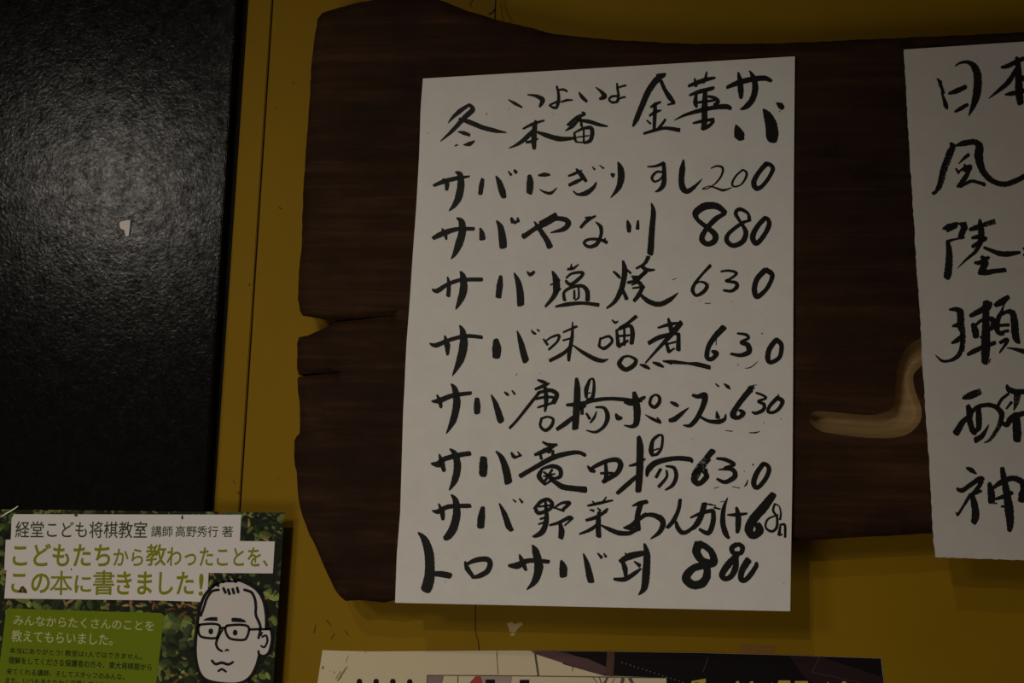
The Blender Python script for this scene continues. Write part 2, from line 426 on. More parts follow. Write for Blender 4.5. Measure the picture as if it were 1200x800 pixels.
B = ((710, 60, 5), [
 '65,188,8 68,220,12 74,262,13 68,292,16/74,262,10 36,265,12 18,282,10 38,300,12 66,296,12/70,214,7 95,205,10 118,200,9/82,278,7 98,270,10 114,268,8',
 '340,140,20 300,165,34 250,232,32 212,318,30 180,395,28 158,440,8/300,142,16 345,138,20/322,172,18 345,225,20 375,272,28 400,300,14/400,303,14 362,313,8/262,328,10 290,310,18 322,297,8/255,378,10 290,356,18 325,345,6/288,312,20 286,380,20 282,465,14/240,405,8 262,425,10/348,400,12 325,432,14 298,458,8/222,482,12 290,462,16 350,450,16 430,462,22',
 '485,203,14 540,182,24 590,165,22 640,155,10/520,160,8 528,205,18/590,120,6 585,150,14 572,185,12/490,258,10 550,236,22 620,218,20 634,210,8/530,250,12 524,300,24 532,325,14/582,225,20 578,330,32 576,420,30 564,458,14/600,264,12 640,275,18 657,297,22 632,312,10/525,302,12 600,292,14 640,287,8/400,405,3 460,375,14 540,350,22 620,332,22 700,324,28 732,335,18/510,422,8 560,410,18 632,398,16/632,410,14 600,440,20 566,460,10',
 '708,212,16 770,187,28 850,165,28 930,158,28 968,174,16/775,125,8 785,170,28 790,230,32 792,275,16/840,113,3 862,150,26 875,210,32 860,278,32 825,322,30 788,341,6',
 '762,432,6 772,462,40 782,490,58 794,515,34/920,338,4 945,372,44 968,430,64 974,490,70 976,520,52/998,302,4 1022,318,34 1036,335,22/1018,352,6'])
Cb = ((490, 180, 5), [
 '92,186,14 150,163,24 220,145,22 300,133,8/145,148,8 168,175,26 166,210,16/218,108,6 243,122,32 250,180,38 238,250,40 213,300,26 180,336,3',
 '378,148,18 370,190,26 364,236,22/455,130,5 474,165,28 492,220,38 502,254,26/528,103,5 545,125,14/563,97,12 574,110,18',
 '652,128,20 656,172,38 652,228,32/705,127,8 740,123,22 772,124,8/710,207,3 742,226,12 778,230,16 814,199,3',
 '880,131,8 920,115,16 960,97,5/884,184,16 925,165,20 975,140,10/925,88,6 952,120,26 984,160,16/908,218,5 935,238,12 985,230,28 1025,200,20 1044,168,6/1020,76,4 1034,92,10/1062,68,4 1086,85,9'])
D_ = ((710, 180, 5), [
 '32,118,12 44,128,24/70,48,5 86,90,34 88,150,36 70,205,26 28,258,3',
 '243,76,6 290,73,12 340,56,20/338,58,20 342,120,22 338,178,26 315,210,20 288,224,4/340,112,10 300,106,12 270,138,14 284,163,10 318,150,9 336,120,8',
 '455,35,6 448,90,32 442,150,30 450,200,34 475,220,28 512,200,20 564,148,3',
 '615,86,5 650,72,8 684,84,12 676,130,9 640,175,7 600,202,5 566,208,5/566,204,4 602,190,4 642,200,8 688,214,12 738,198,3',
 '802,94,9 762,130,9 740,172,11 750,192,8 790,182,7 820,140,12 823,110,12 806,95,8',
 'o938,60,26 890,118,24 866,170,28 882,203,26 915,190,20 955,140,20 978,90,22 965,66,20'])
C2 = ((490, 180, 5), [
 '88,495,20 150,465,32 230,442,20 328,440,18/140,440,8 158,470,20 165,502,10/225,375,5 254,400,34 258,460,40 238,530,42 215,585,24 192,617,3',
 '364,438,10 374,470,28 376,500,34/458,392,5 482,430,32 494,500,42 498,548,38/545,378,14 556,400,24/582,378,12 588,398,12/562,405,18 592,392,8',
 '615,488,26 680,442,24 750,405,32 810,365,36/690,432,14 790,385,22 850,383,26 880,405,30 855,440,26 775,463,4/680,398,6 710,440,24 750,500,28 772,545,34/710,402,8 780,372,24 806,350,14/612,468,6 620,490,18',
 '952,433,14 990,392,20 1040,364,8/978,375,7 1008,375,16/1040,400,5 1070,430,20 1070,480,16 1045,530,22 1000,545,16 972,522,14 1000,502,14 1060,502,14 1106,520,18/1096,495,6 1090,512,14'])
D2 = ((710, 180, 5), [
 '126,392,8 134,425,26 135,456,20/188,392,10 185,440,20/266,290,5 278,340,26 270,440,30 262,560,34 259,582,34',
 '700,345,24 650,308,34 580,308,40 528,345,38 536,385,20 590,430,24 640,475,32 632,515,30 590,528,26 562,500,30 582,450,26 640,385,28 698,350,18',
 '840,390,22 832,350,14 785,325,20 760,350,20 788,400,14 820,460,26 800,515,28 745,538,24 708,508,26 722,465,20 800,405,18 838,395,8',
 'o930,378,24 885,430,26 860,488,30 882,525,26 925,480,24 955,420,26 950,385,20'])
Eb = ((490, 300, 5), [
 '82,195,8 112,203,26 170,167,20 250,140,20 374,137,20/172,122,6 180,165,20 176,232,22/245,88,5 262,120,32 266,190,42 250,250,36 220,312,4',
 '484,118,16 478,170,34 470,240,30/562,98,5 585,150,30 598,220,38 600,284,38/638,90,5 656,108,20 680,92,14',
 '785,88,6 805,130,34 810,180,38 798,230,26 745,296,10/775,170,6 828,138,14/832,190,12 805,215,14/898,45,4 896,70,14/876,76,12 908,72,14 940,48,5/868,128,10 900,102,12 962,96,16 950,125,18 895,165,18 865,145,14/858,258,18 855,212,14 900,182,16 960,175,18 990,205,24 992,258,24/915,200,10 915,250,12/940,185,8 940,240,10 920,258,6/805,296,8 870,283,22 960,275,16 1058,286,20'])
Fb = ((710, 300, 5), [
 '100,28,10 110,80,30 104,140,28 84,210,28 50,268,20 5,305,8/45,90,10 72,115,16 85,130,8/122,78,8 145,100,12/95,190,16 122,252,20/248,5,22 225,45,16 178,72,10/208,55,18 238,80,22 286,80,8/150,118,8 200,120,14 240,92,12/235,85,16 180,140,22 128,155,14/160,128,12 200,160,22 218,190,16/155,188,8 225,178,12/150,170,6 200,150,10/214,185,18 190,230,24 165,262,18/205,228,14 250,265,26 310,282,26 370,258,26 424,214,3',
 '612,56,18 565,105,12 522,160,16 508,200,20 528,230,14 568,212,20 592,180,20 582,158,14 550,150,8 528,162,7',
 '675,90,9 720,85,12 766,100,14 730,132,12 702,146,10 760,155,18 766,182,22 735,204,16 690,200,12',
 'o935,80,30 888,130,28 870,190,28 884,236,28 930,205,22 965,150,22 972,105,26',
 '!388,140,3 410,130,4/550,264,6/580,277,3 612,276,5/742,266,5/705,225,3/605,163,6'])
E2 = ((490, 300, 5), [
 '68,512,6 105,522,26 180,492,20 280,468,20 374,475,18/155,465,6 170,520,32 172,578,12/242,405,5 260,440,30 266,520,46 245,610,42 200,702,3',
 '455,488,24 460,540,50 458,588,42/580,438,5 600,500,28 618,570,36 630,612,36/662,432,4 676,450,14 690,454,8/697,430,7 710,440,7',
 '733,485,7 758,518,14/740,503,6 780,475,10 824,464,14 815,500,12 765,547,12/850,446,9 930,411,12/850,493,10 900,480,8/905,385,5 902,470,18 886,560,22 882,612,14/890,530,12 850,570,20 772,612,18/905,520,5 960,560,18 1030,600,24 1080,613,20 1115,602,3',
 '1068,478,10 1060,525,14/1070,484,8 1118,470,14 1136,500,14 1092,540,18 1060,528,12'])
F2_ = ((710, 300, 5), [
 '36,374,6 55,390,14 72,380,4/178,352,20 132,390,16 85,420,18/62,430,12 72,520,22/75,428,16 140,408,18 156,450,24 150,512,22/108,420,10 108,520,14/80,468,12 140,463,10/75,528,20 130,495,12/o100,592,14 78,630,26 115,664,24 162,640,24 175,608,18 135,586,10',
 '305,420,8 370,400,20 420,392,12/365,365,10 375,400,22 386,440,28/440,390,28 400,440,30 350,495,22 290,560,14 232,625,7/250,510,22 310,477,24 390,455,20/390,452,12 428,458,18/426,455,18 424,548,26/352,500,16 368,560,18/350,517,8 410,502,10/368,562,14 402,540,8/200,635,7 230,645,22 256,660,8/275,622,8 308,634,22 338,650,8/335,614,7 385,625,20/350,613,6 400,620,20 480,628,12 540,635,24 608,652,22',
 '690,418,34 640,470,30 602,530,26 592,590,26 620,603,22 648,570,28 622,558,14',
 '770,452,9 820,460,16 835,480,14 792,505,16 830,520,28 838,560,30 790,580,20 732,572,12',
 'o998,490,26 960,540,28 948,595,28 966,622,22 1018,590,22 1028,520,24',
 '!770,632,4 778,640,3/815,657,3 850,650,6 890,618,4/648,480,4 645,520,6'])
G = ((490, 430, 5), [
 '78,200,5 122,197,30 200,167,24 308,152,18/110,162,6 126,200,24 134,236,14/192,98,5 215,130,30 226,210,40 205,310,36 165,389,4',
 '345,185,22 345,225,36 345,265,32/428,162,5 455,220,28 480,300,38 487,320,30/505,145,5 520,158,16 532,166,6/550,138,7 566,158,11',
 '700,75,8 730,86,20 756,92,6/685,130,12 730,112,20 768,95,8/712,145,16 640,235,16 580,310,14 536,357,14/700,152,14 770,135,20 812,160,24 792,210,26/745,120,18 750,190,24 743,260,10/690,185,14 750,175,14 800,178,12/700,237,8 745,222,14 790,210,10/o722,302,12 716,345,14 746,370,18 780,345,18 790,305,14 757,291,10',
 '928,68,16 932,130,34 928,240,38 920,360,34/870,222,14 930,217,24 975,205,10/925,280,16 870,325,26 815,363,20/1005,75,14 985,130,24 985,178,14/1005,73,9 1026,70,10 1030,120,16 1020,178,20 988,190,10/985,155,6 1010,150,6/940,250,14 985,207,22 1060,190,20 1130,185,18 1210,190,20 1310,200,10/1040,235,8 1090,240,16 1110,290,26 1090,345,18 1040,380,14 985,370,5/1045,260,5 1030,298,14 1008,326,8/962,240,12 960,275,18/985,270,10 1005,302,16/940,250,18 980,225,14'])
H = ((710, 430, 5), [
 '108,205,12 150,212,28 190,195,24 228,176,14/165,148,20 176,200,38 183,270,38 176,330,32 150,348,18 105,340,4/58,275,10 72,297,30 94,298,12/o265,178,14 258,215,16 285,235,18 312,208,20 313,176,16 290,162,10/230,278,3 270,302,16 320,325,14/300,295,6 314,318,16',
 '380,205,10 405,217,22 424,228,12/374,312,20 402,305,28 440,275,22 486,237,3',
 '508,164,14 540,172,22 578,165,34 575,210,30 550,270,26 520,318,26 490,343,20 453,340,5/555,292,12 600,315,16 660,320,26 695,305,18 702,275,5/648,258,5 655,295,26/642,97,5 660,113,9/692,97,5 712,113,18 727,127,8',
 '848,130,34 812,172,30 765,235,28 745,280,36 775,297,20 805,270,26 782,252,14/~870,115,22 835,125,22',
 '880,150,10 920,165,12 938,182,12 892,200,12 926,218,18 922,250,20 880,270,18 856,262,8',
 'o1005,180,22 962,225,18 950,260,16 985,264,16 1020,235,18 1034,200,24/1012,168,8 1008,160,4/1015,255,6',
 '!700,371,4 740,376,6/840,384,4 875,384,9 902,376,3/925,328,8/1027,303,7/860,105,3 884,105,4'])
G2 = ((490, 430, 5), [
 '78,565,10 120,568,38 150,540,26 230,517,26 304,505,24/124,510,6 138,560,30 152,608,18/185,478,5 215,510,32 230,580,40 215,660,36 182,721,5',
 '383,530,34 382,580,46 380,630,40/455,492,5 488,530,28 514,600,40 528,675,42/545,500,8 560,525,22/582,495,5 600,518,12/560,532,12 604,516,10',
 '728,438,8 765,455,18 812,455,14/785,455,26 765,500,18/684,514,14 740,490,26 795,462,16/715,508,14 722,540,14/790,490,14 788,515,14/598,638,24 680,590,24 790,530,28 880,505,24 940,500,20 978,516,18/725,600,14 708,640,26 742,685,16/720,598,10 785,580,22 830,598,24 832,640,20 795,655,14 742,688,10/735,615,10 790,650,14/785,600,12 760,640,12 740,670,14/735,640,8 800,625,8/770,650,16 815,682,26 850,702,30 920,712,30 980,718,34',
 '992,578,6 1012,602,24 1035,612,14/1008,600,14 1050,574,22 1120,546,22 1170,545,26 1186,575,30 1165,620,26 1110,655,26 1085,672,22/1098,560,14 1102,640,24 1088,672,16/1070,622,12 1140,620,12'])
H2 = ((710, 430, 5), [
 '192,408,20 200,470,38 198,600,38 190,725,32/137,578,8 180,567,18 230,538,8/180,640,20 120,692,26 68,738,20/310,398,14 275,430,18 265,490,28 275,520,16/310,398,10 331,405,12 326,470,14 302,508,16 272,515,12/280,487,6 310,477,8/238,635,12 255,592,34 300,557,30 400,535,24 490,540,26 503,556,14/350,580,8 398,590,18 412,640,22 390,692,20 348,720,7/355,605,10 355,645,14 310,700,18/320,598,16 294,645,16/245,600,24 240,640,10',
 '625,492,34 590,530,28/~600,530,40 550,590,44 520,640,44/560,575,14 520,630,26 520,665,36 548,682,26 590,640,30 572,612,16/585,600,18 590,650,20',
 '650,535,12 700,542,20 750,570,20 695,590,12/660,600,5 740,600,22 755,640,28 700,673,22 652,655,12',
 'o920,568,24 882,625,28 866,680,28 888,706,22 935,655,24 956,600,24 942,572,20',
 '!862,572,14/810,610,8/632,710,3 660,702,5/740,700,4 785,708,5/832,660,4 822,688,12 810,698,4'])
I = ((480, 560, 5), [
 '132,190,5 166,196,26 230,167,24 354,162,22/170,150,6 190,200,28 195,242,16/242,97,5 268,130,30 276,210,42 255,295,46 225,340,40 205,352,26',
 '429,172,20 420,230,40 416,285,38/525,148,5 555,210,28 580,280,34 598,305,22/605,125,5 622,140,9/642,120,6 660,142,13',
 '735,162,7 748,195,14/730,180,14 770,137,20 810,125,18 835,150,20 820,182,18 760,205,20 735,190,12/755,168,10 830,158,10/795,135,12 802,240,26 780,310,32 742,337,22 720,342,6/765,240,10 810,225,12/755,270,8 800,255,12/845,177,8 890,147,14 936,146,20 900,182,16/850,175,6 905,192,14/820,276,10 870,262,16 935,232,22 955,240,14/880,262,14 890,310,32 886,350,28/945,245,10 908,278,8',
 '1043,162,10 1110,147,16 1190,130,8/1070,135,6 1092,155,8/1152,110,6 1130,145,12/1056,185,6 1080,192,14/1100,175,6 1118,190,10/1160,180,12 1120,212,12/1035,247,14 1090,230,20 1155,195,10/1110,200,18 1105,270,28 1108,340,28/1110,262,14 1062,300,20 995,328,8/1120,275,6 1170,300,22 1230,322,26 1290,322,22 1330,305,8'])
J = ((710, 560, 5), [
 '155,163,6 195,148,22 240,138,22/205,150,28 185,220,28 185,300,36/110,292,12 150,278,26 180,250,22 235,212,22/200,228,14 260,214,22 318,235,32 335,270,30 312,318,24 262,356,5/105,290,10 180,305,22',
 '435,125,18 425,185,20 395,250,24 360,290,18/380,272,12 408,255,12 420,290,24 445,318,24 480,312,20 540,262,14',
 '577,150,28 560,215,30 535,265,32 502,300,16/495,232,8 560,205,18 622,192,22 630,215,24 625,270,28 600,322,26 548,300,14/490,300,6 520,290,20/580,150,6 622,156,8/632,172,8 668,181,8/615,155,3 645,162,6/670,140,3 695,135,3',
 '713,115,4 690,180,22 685,260,28 700,320,30 720,352,14/712,215,6 760,215,20 826,208,10/765,172,12 775,220,30 775,280,30 770,318,18',
 '982,95,36 925,170,50 865,240,50 838,300,48 862,338,36 900,310,44 890,275,36',
 '985,150,7 1015,165,6 1025,210,9 1020,242,12/990,150,9 980,190,12 1002,230,12 1000,290,15 970,312,13 936,288,10 950,240,10 1010,215,6',
 '1022,278,8 1015,330,18/1020,275,10 1048,275,12 1050,345,12/1015,335,10 1032,330,8'])
I2 = ((480, 560, 5), [
 '50,318,6 88,362,38 113,440,50 118,530,52 112,600,58 96,652,58/142,560,24 190,563,34 236,572,32',
 '325,490,10 338,530,28 368,572,20/332,505,14 390,480,26 450,475,28 472,500,28 455,545,28 410,572,26 365,582,12',
 '580,512,12 630,512,38 700,483,24 815,490,20/643,447,6 660,490,30 682,540,14/718,392,5 738,430,38 756,520,48 735,600,36 686,654,4',
 '888,485,12 900,525,44 900,572,40/1018,442,5 1038,500,28 1054,570,38 1064,608,32/1102,440,6 1125,466,18/1138,442,6 1150,460,14'])
J2 = ((710, 560, 5), [
 '82,488,20 140,458,38 215,440,28/115,440,8 122,465,10/96,485,18 112,530,28 116,575,16/48,592,14 110,592,26 165,560,22 205,530,10/226,385,10 240,450,36 235,560,42 225,640,36 192,684,5/165,488,6 198,512,22',
 '545,385,52 530,430,44 560,480,38 605,500,44 632,490,44 622,440,34 590,405,32 550,385,36/592,505,40 510,530,38 470,585,48 510,625,44 565,615,46 592,570,42 590,515,36',
 '768,388,26 738,408,28 748,438,24 790,438,24 800,405,26 775,384,20/770,450,30 718,505,38 682,560,34 692,588,26 728,580,28 758,530,34 764,455,22',
 '835,480,40 798,540,34 792,590,30 815,598,26 848,565,28 880,515,24 880,495,14'])
SPK = ((0, 0, 1), ['570.2,133.3,2/501,155.7,1.2/596.5,127.8,1.3/648,134,1/717,126,1/685,276,.8/859.5,326,.8/875,319,.8/892,390,.9 894,391,.8/632.5,296,0.5/518,358,.8/577,376,.6/566,423,.5/604,440,3e-1 606,437.5,.8/633,437,1/685,526,.8/811,514,1.2/498,498,.6/522,648,.8/521.5,681.5,1.6/534.5,655.2,1/561,686,.9/918.5,683,1.2/870,195,.9/885,194,.7/787,189.5,.6/627,73,.7'])
for blk in (A, B, Cb, D_, C2, D2, Eb, Fb, E2, F2_, G, H, G2, H2, I, J, I2, J2): chars(blk, pl1, M_ink, m1)
chars(SPK, pl1, M_ink, m1, 'ink_spatter')

# ---------------------------------------------------------------- second brushed sheet (right, cut by the frame)
def s2D(x, y): return 0.0430 + 0.0008 * math.sin(y / 70 + 0.6) * math.cos((x - 1060) / 60) + 0.005 * max(0, (y - 590) / 64) ** 1.5
L2 = [(1059.3,58),(1064.2,150),(1070,245),(1075.5,330),(1077,345),(1079.5,395),(1082,440),(1088.8,540),(1094,635),(1096,652.5)]
R2 = [(1440,33),(1445,300),(1450,665)]
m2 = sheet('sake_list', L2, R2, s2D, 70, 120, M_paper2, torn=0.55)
tag(m2, 'rough-edged white paper list in brushed characters, cut off by the right frame edge', 'menu')
pl2 = lambda x, y: P(x, y, s2D(x, y) + 0.0003)
K = [((1050, 50, 8), [
 '385,335,8 412,370,34 420,395,16/~410,380,30 430,430,26 445,480,26/428,470,12 450,530,26 468,590,40 480,622,12/552,220,6 600,190,18 670,182,28 730,220,54 762,300,68 765,400,70 752,500,68 720,600,42 680,688,4/492,476,16 560,455,44 652,414,36/550,648,14 610,615,36 672,577,26',
 '990,232,22 1050,217,38 1120,183,40 1200,148,34 1260,140,20/1130,135,24 1142,200,46 1150,350,62 1155,480,64 1165,565,56/1125,240,20 1060,360,46 960,450,30 868,523,4/1020,487,8 1080,477,38 1200,450,40 1240,440,10/1160,300,10 1210,345,40 1300,420,40 1400,460,8']),
 ((1050, 150, 8), ['508,140,14 530,170,52 510,230,50/~515,210,60 480,300,60 445,400,56 415,520,50 385,580,36/505,200,34 480,290,26 440,400,18 408,500,20 385,580,28 348,614,28/560,165,14 640,142,50 740,132,46 782,175,68 775,260,74 800,370,60 850,450,50 930,508,44 1030,525,44 1130,490,44 1200,452,42 1270,390,20/680,250,32 640,282,24 585,335,5/560,380,12 590,420,26/590,405,10 650,372,30 695,362,36 680,410,26 650,460,42 600,530,38 575,548,22/642,340,14 655,400,46/600,547,26 650,522,26 710,497,26 780,512,26 832,530,32']),
 ((1050, 245, 8), ['440,182,14 490,170,58 560,142,40 590,128,8/480,207,18 540,182,14 575,165,8/605,135,30 640,165,56 620,220,52 602,265,46/~640,120,30 655,180,30/640,265,18 560,280,14 480,302,24/484,300,30 498,400,52 496,500,62 486,600,66 476,640,58',
  '785,98,18 790,150,46 800,220,54 790,300,44/690,192,24 746,175,46 830,145,30/~830,145,40 930,115,44/712,270,22 780,258,40 852,275,18/716,352,28 780,312,40 845,280,22/790,320,40 742,400,30 660,470,20 575,555,3/826,360,22 900,390,32 970,415,44 1050,420,46 1162,405,22/805,445,30 835,500,60 800,580,54/737,500,20 790,500,40 868,452,26/775,600,24 840,595,46 930,580,38 1025,570,36',
  '1195,365,18 1235,400,34 1198,432,20']),
 ((1050, 340, 8), ['500,182,14 560,178,40 605,197,50/602,190,56 606,280,64 598,345,44 622,400,24/~625,340,36 630,450,40 615,570,44/612,400,22 615,500,26 598,590,40 560,632,34 500,660,22 430,660,22 368,605,4/527,336,12 575,327,42 636,322,18/522,495,16 570,470,42 610,432,28/695,242,28 760,207,46 860,155,60 888,118,34/842,110,54 842,250,58 842,400,72 840,560,78 832,680,54/722,315,34 742,380,62 750,440,46/740,335,20 800,282,26 880,265,38 918,300,60 900,350,42 868,372,18/790,440,18 872,430,24/672,602,26 730,572,42 840,520,38 928,492,32/870,682,8 885,640,8',
  '930,142,36 980,112,58 1055,62,36/1045,80,20 1010,140,10 990,200,26 960,260,42 944,340,52 962,398,36 1010,410,24/990,230,20 1040,202,32 1090,212,52 1110,300,62 1116,400,64 1132,462,56 1160,495,16/960,330,24 1058,324,26/960,400,22 1055,378,26/975,492,28 1038,462,36 1030,500,26 970,585,12/1040,540,6 1110,550,22 1200,575,42 1260,600,10']),
 ((1050, 440, 8), ['628,210,22 690,190,62 740,160,50/~700,190,60 795,145,50/672,280,34 690,340,62 690,420,50 722,520,48 750,545,22/680,382,30 620,442,52 562,540,60/742,302,22 780,292,40/670,400,28 750,302,32 850,275,36 930,292,38 988,350,48 982,430,42/~985,420,44 945,510,34 880,600,24 825,628,6/772,300,40 776,400,52 772,495,46 720,530,18/870,460,6 810,560,42 745,605,52',
  '1038,88,16 1060,130,52 1120,150,44 1200,150,44/1055,170,20 990,222,26 952,290,24/1082,250,26 1035,310,12/~1140,150,70 1130,240,50 1105,325,8/990,440,30 1040,460,42 1080,400,52 1200,350,40/1120,360,58 1130,450,72 1135,550,76 1135,610,60']),
 ((1050, 535, 8), ['658,103,12 705,125,42 752,160,10/572,300,24 620,315,40 700,262,38 790,205,46 815,215,32/800,230,44 770,290,32 700,360,26/~700,350,30 620,480,22 580,545,18/760,280,14 690,380,12 580,548,12/562,520,8 578,548,24/700,367,14 760,332,32 798,320,22/716,370,40 736,450,58 745,550,68 728,620,48',
  '876,250,32 892,340,62 896,420,60/900,302,20 980,242,46 1090,202,46 1180,235,52 1200,300,64 1190,360,80 1175,410,62/995,105,34 1010,200,52 1040,350,62 1060,500,78 1070,620,62 1062,690,38/932,397,20 1010,372,38 1090,335,34/985,467,12 1050,462,32/915,440,8 945,435,10'])]
for blk in K: chars(blk, pl2, M_ink, m2, jit=0.09)

# ---------------------------------------------------------------- green flyer
FD = PD + 0.0012
FLX = lambda y: 333.5 - (y - 599) * 0.068
X0, X1, Y0, Y1 = -30, 334, 594, 1010
nx, ny = 360, 260
def fl(u, vv):
    y = 596.2 + vv * 260; xl = -34; xr = FLX(y); x = xl + u * (xr - xl)
    return x, y + 4.2 * (x - xl) / 367
cols = np.zeros((ny + 1, nx + 1, 3)) + np.array([0.012, 0.018, 0.006])
PX = np.zeros((ny + 1, nx + 1)); PY = PX.copy()
for j in range(ny + 1):
    for i in range(nx + 1):
        PX[j, i], PY[j, i] = fl(i / nx, j / ny)
pal = [(0.03, 0.055, 0.008), (0.06, 0.1, 0.012), (0.11, 0.17, 0.015), (0.17, 0.24, 0.02), (0.26, 0.33, 0.03), (0.02, 0.03, 0.012), (0.07, 0.09, 0.03)]
for k in range(2300):
    cx, cy = rng.uniform(-34, 336), rng.uniform(594, 860)
    warm = math.exp(-((cx - 205) / 60) ** 2 - ((cy - 705) / 14) ** 2) + math.exp(-((cx - 245) / 28) ** 2 - ((cy - 790) / 16) ** 2) + 0.9 * math.exp(-((cx - 80) / 60) ** 2 - ((cy - 598) / 7) ** 2) + 0.8 * math.exp(-((cx - 252) / 10) ** 2 - ((cy - 676) / 10) ** 2) + 0.1
    dark = math.exp(-((cx - 205) / 35) ** 2 - ((cy - 715) / 12) ** 2) + math.exp(-((cx - 325) / 10) ** 2 - ((cy - 680) / 50) ** 2)
    if rng.rand() < warm * 0.55: col = np.array([(0.42, 0.16, 0.015), (0.3, 0.19, 0.03), (0.2, 0.08, 0.015), (0.5, 0.3, 0.06)][rng.randint(4)]); ra, rb = rng.uniform(2, 7), rng.uniform(.8, 2)
    elif rng.rand() < 0.35 + dark * 0.5: col = np.array([0.010, 0.013, 0.006]) * rng.uniform(.6, 2); ra, rb = rng.uniform(2, 8), rng.uniform(1, 3.5)
    else:
        big = rng.rand() < (0.25 if 190 < cx < 240 and cy > 715 else 0.07)
        col = np.array(pal[rng.randint(len(pal))]) * rng.uniform(.7, 1.3); ra = rng.uniform(9, 15) if big else rng.uniform(2, 6.5); rb = ra * rng.uniform(.35, .85)
        if big and k < 1100: pass
        elif big: ra *= .75; rb *= .75
    an = rng.uniform(0, math.pi)
    i0 = int((cx + 34 - ra - 3) / 367 * nx); i1 = int((cx + 34 + ra + 3) / 360 * nx) + 2; j0 = int((cy - 598 - ra - 5) / 260 * ny); j1 = int((cy - 594 + ra + 5) / 260 * ny) + 1
    i0, j0 = max(0, i0), max(0, j0); i1 = min(nx + 1, max(i1, 0)); j1 = min(ny + 1, max(j1, 0))
    if i1 <= i0 or j1 <= j0: continue
    dx = PX[j0:j1, i0:i1] - cx; dy = PY[j0:j1, i0:i1] - cy
    u = (dx * math.cos(an) + dy * math.sin(an)) / ra; v_ = (-dx * math.sin(an) + dy * math.cos(an)) / rb
    msk = (u * u + v_ * v_) < 1
    sh = (0.75 + 0.35 * v_ + 0.35 * (np.abs(v_) < 0.12))[..., None]
    cols[j0:j1, i0:i1] = np.where(msk[..., None], col * sh, cols[j0:j1, i0:i1])
cols = cols * 0.85 + cols.mean(2, keepdims=True) * 0.25; cols = np.clip(cols, 0.002, 1)
def sag(x, y): return 0.0
def fcurl(x, y): return sag(x, y) + 0.0012 * (1 / (1 + math.exp((x - 12) / 3.0))) * (1 / (1 + math.exp((y - 606) / 3.0)))
vs = [P(PX[j, i], PY[j, i], FD + fcurl(PX[j, i], PY[j, i])) for j in range(ny + 1) for i in range(nx + 1)]
fs = [(j * (nx + 1) + i, (j + 1) * (nx + 1) + i, (j + 1) * (nx + 1) + i + 1, j * (nx + 1) + i + 1) for j in range(ny) for i in range(nx)]
M_fol, nt, ln, b = mat('foliage_photo_print', (0.1, 0.1, 0.1), 0.55, 0.12)
at = nt.new('ShaderNodeAttribute'); at.attribute_name = 'print'; ln.new(at.outputs['Color'], b.inputs['Base Color'])
flyer = mesh('green_flyer', vs, fs, [M_fol, M_back])
ca = flyer.data.color_attributes.new('print', 'FLOAT_COLOR', 'POINT')
ca.data.foreach_set('color', np.concatenate([cols.reshape(-1, 3), np.ones(((nx + 1) * (ny + 1), 1))], 1).ravel())
tag(flyer, 'green leafy flyer with white text boxes and a cartoon man in glasses', 'flyer')
cn = [fl(0, 0), fl(1, 0), fl(1, 1), fl(0, 1)]
def pf(dz): return lambda x, y: P(x, y, FD + 0.00003 + 0.00008 * dz + sag(x, y))
def poly(name, pts, place, m, parent):
    return strokes_mesh(name, ['#' + ' '.join('%g,%g' % p for p in pts)], 0, 0, 1, place, m, parent)
def tpoly(name, pts, place, m, parent):
    r = delaunay_2d_cdt([Vector(p) for p in pts], [(i, (i + 1) % len(pts)) for i in range(len(pts))], [], 1, 1e-5)
    W = [place(v_.x, v_.y) for v_ in r[0]]; F2 = []
    for q in r[2]:
        q = tuple(q)
        F2.append(q if (W[q[1]] - W[q[0]]).cross(W[q[2]] - W[q[0]]).y < 0 else tuple(reversed(q)))
    return mesh(name, W, F2, m, parent)
tb = tpoly('white_text_box', [(13.8,602.3),(282.8,602.9),(281,633.7),(322,634.2),(319.7,671.6),(244.5,671),(243.5,690),(240,705),(180,703.2),(5,701),(7.8,668),(5,667.6),(6.7,632.2),(12.7,632)], pf(2), M_pwhite, flyer)
gb = tpoly('green_text_box', [(7.5,713.2),(12,712.6),(100,715.5),(188,718),(192,720.5),(188,760),(183,800),(176,850),(-10,850),(-3,800),(3,750)], pf(2), M_gbox, flyer)
def text(s, x0, y0, x1, y1, m, slope=0.0, bold=0.0, parent=None, z=4):
    c = bpy.data.curves.new('t', 'FONT'); c.body = s; c.size = 1; c.offset = bold; c.resolution_u = 3
    o = bpy.data.objects.new('t', c); C.objects.link(o)
    dg = bpy.context.evaluated_depsgraph_get(); me = bpy.data.meshes.new_from_object(o.evaluated_get(dg))
    bpy.data.objects.remove(o); bpy.data.curves.remove(c)
    co = np.array([v_.co[:2] for v_ in me.vertices])
    if not len(co): return
    mn, mx = co.min(0), co.max(0)
    pl = pf(z); W = []
    for x, y in co:
        u = (x - mn[0]) / (mx[0] - mn[0]); t = (mx[1] - y) / (mx[1] - mn[1])
        px = x0 + u * (x1 - x0) - (t - 0.5) * (y1 - y0) * (slope + 0.06) * 0.6
        W.append(pl(px, y0 + t * (y1 - y0) + slope * u * (x1 - x0)))
    fs = []
    for f in me.polygons:
        q = tuple(f.vertices)
        fs.append(q if (W[q[1]] - W[q[0]]).cross(W[q[2]] - W[q[0]]).y < 0 else tuple(reversed(q)))
    bpy.data.meshes.remove(me)
    return mesh('printed_text', W, fs, m, parent or flyer)
T = text
T('経堂こども将棋教室', 18, 610.3, 172.2, 629.9, M_dgreen, .004, .006)
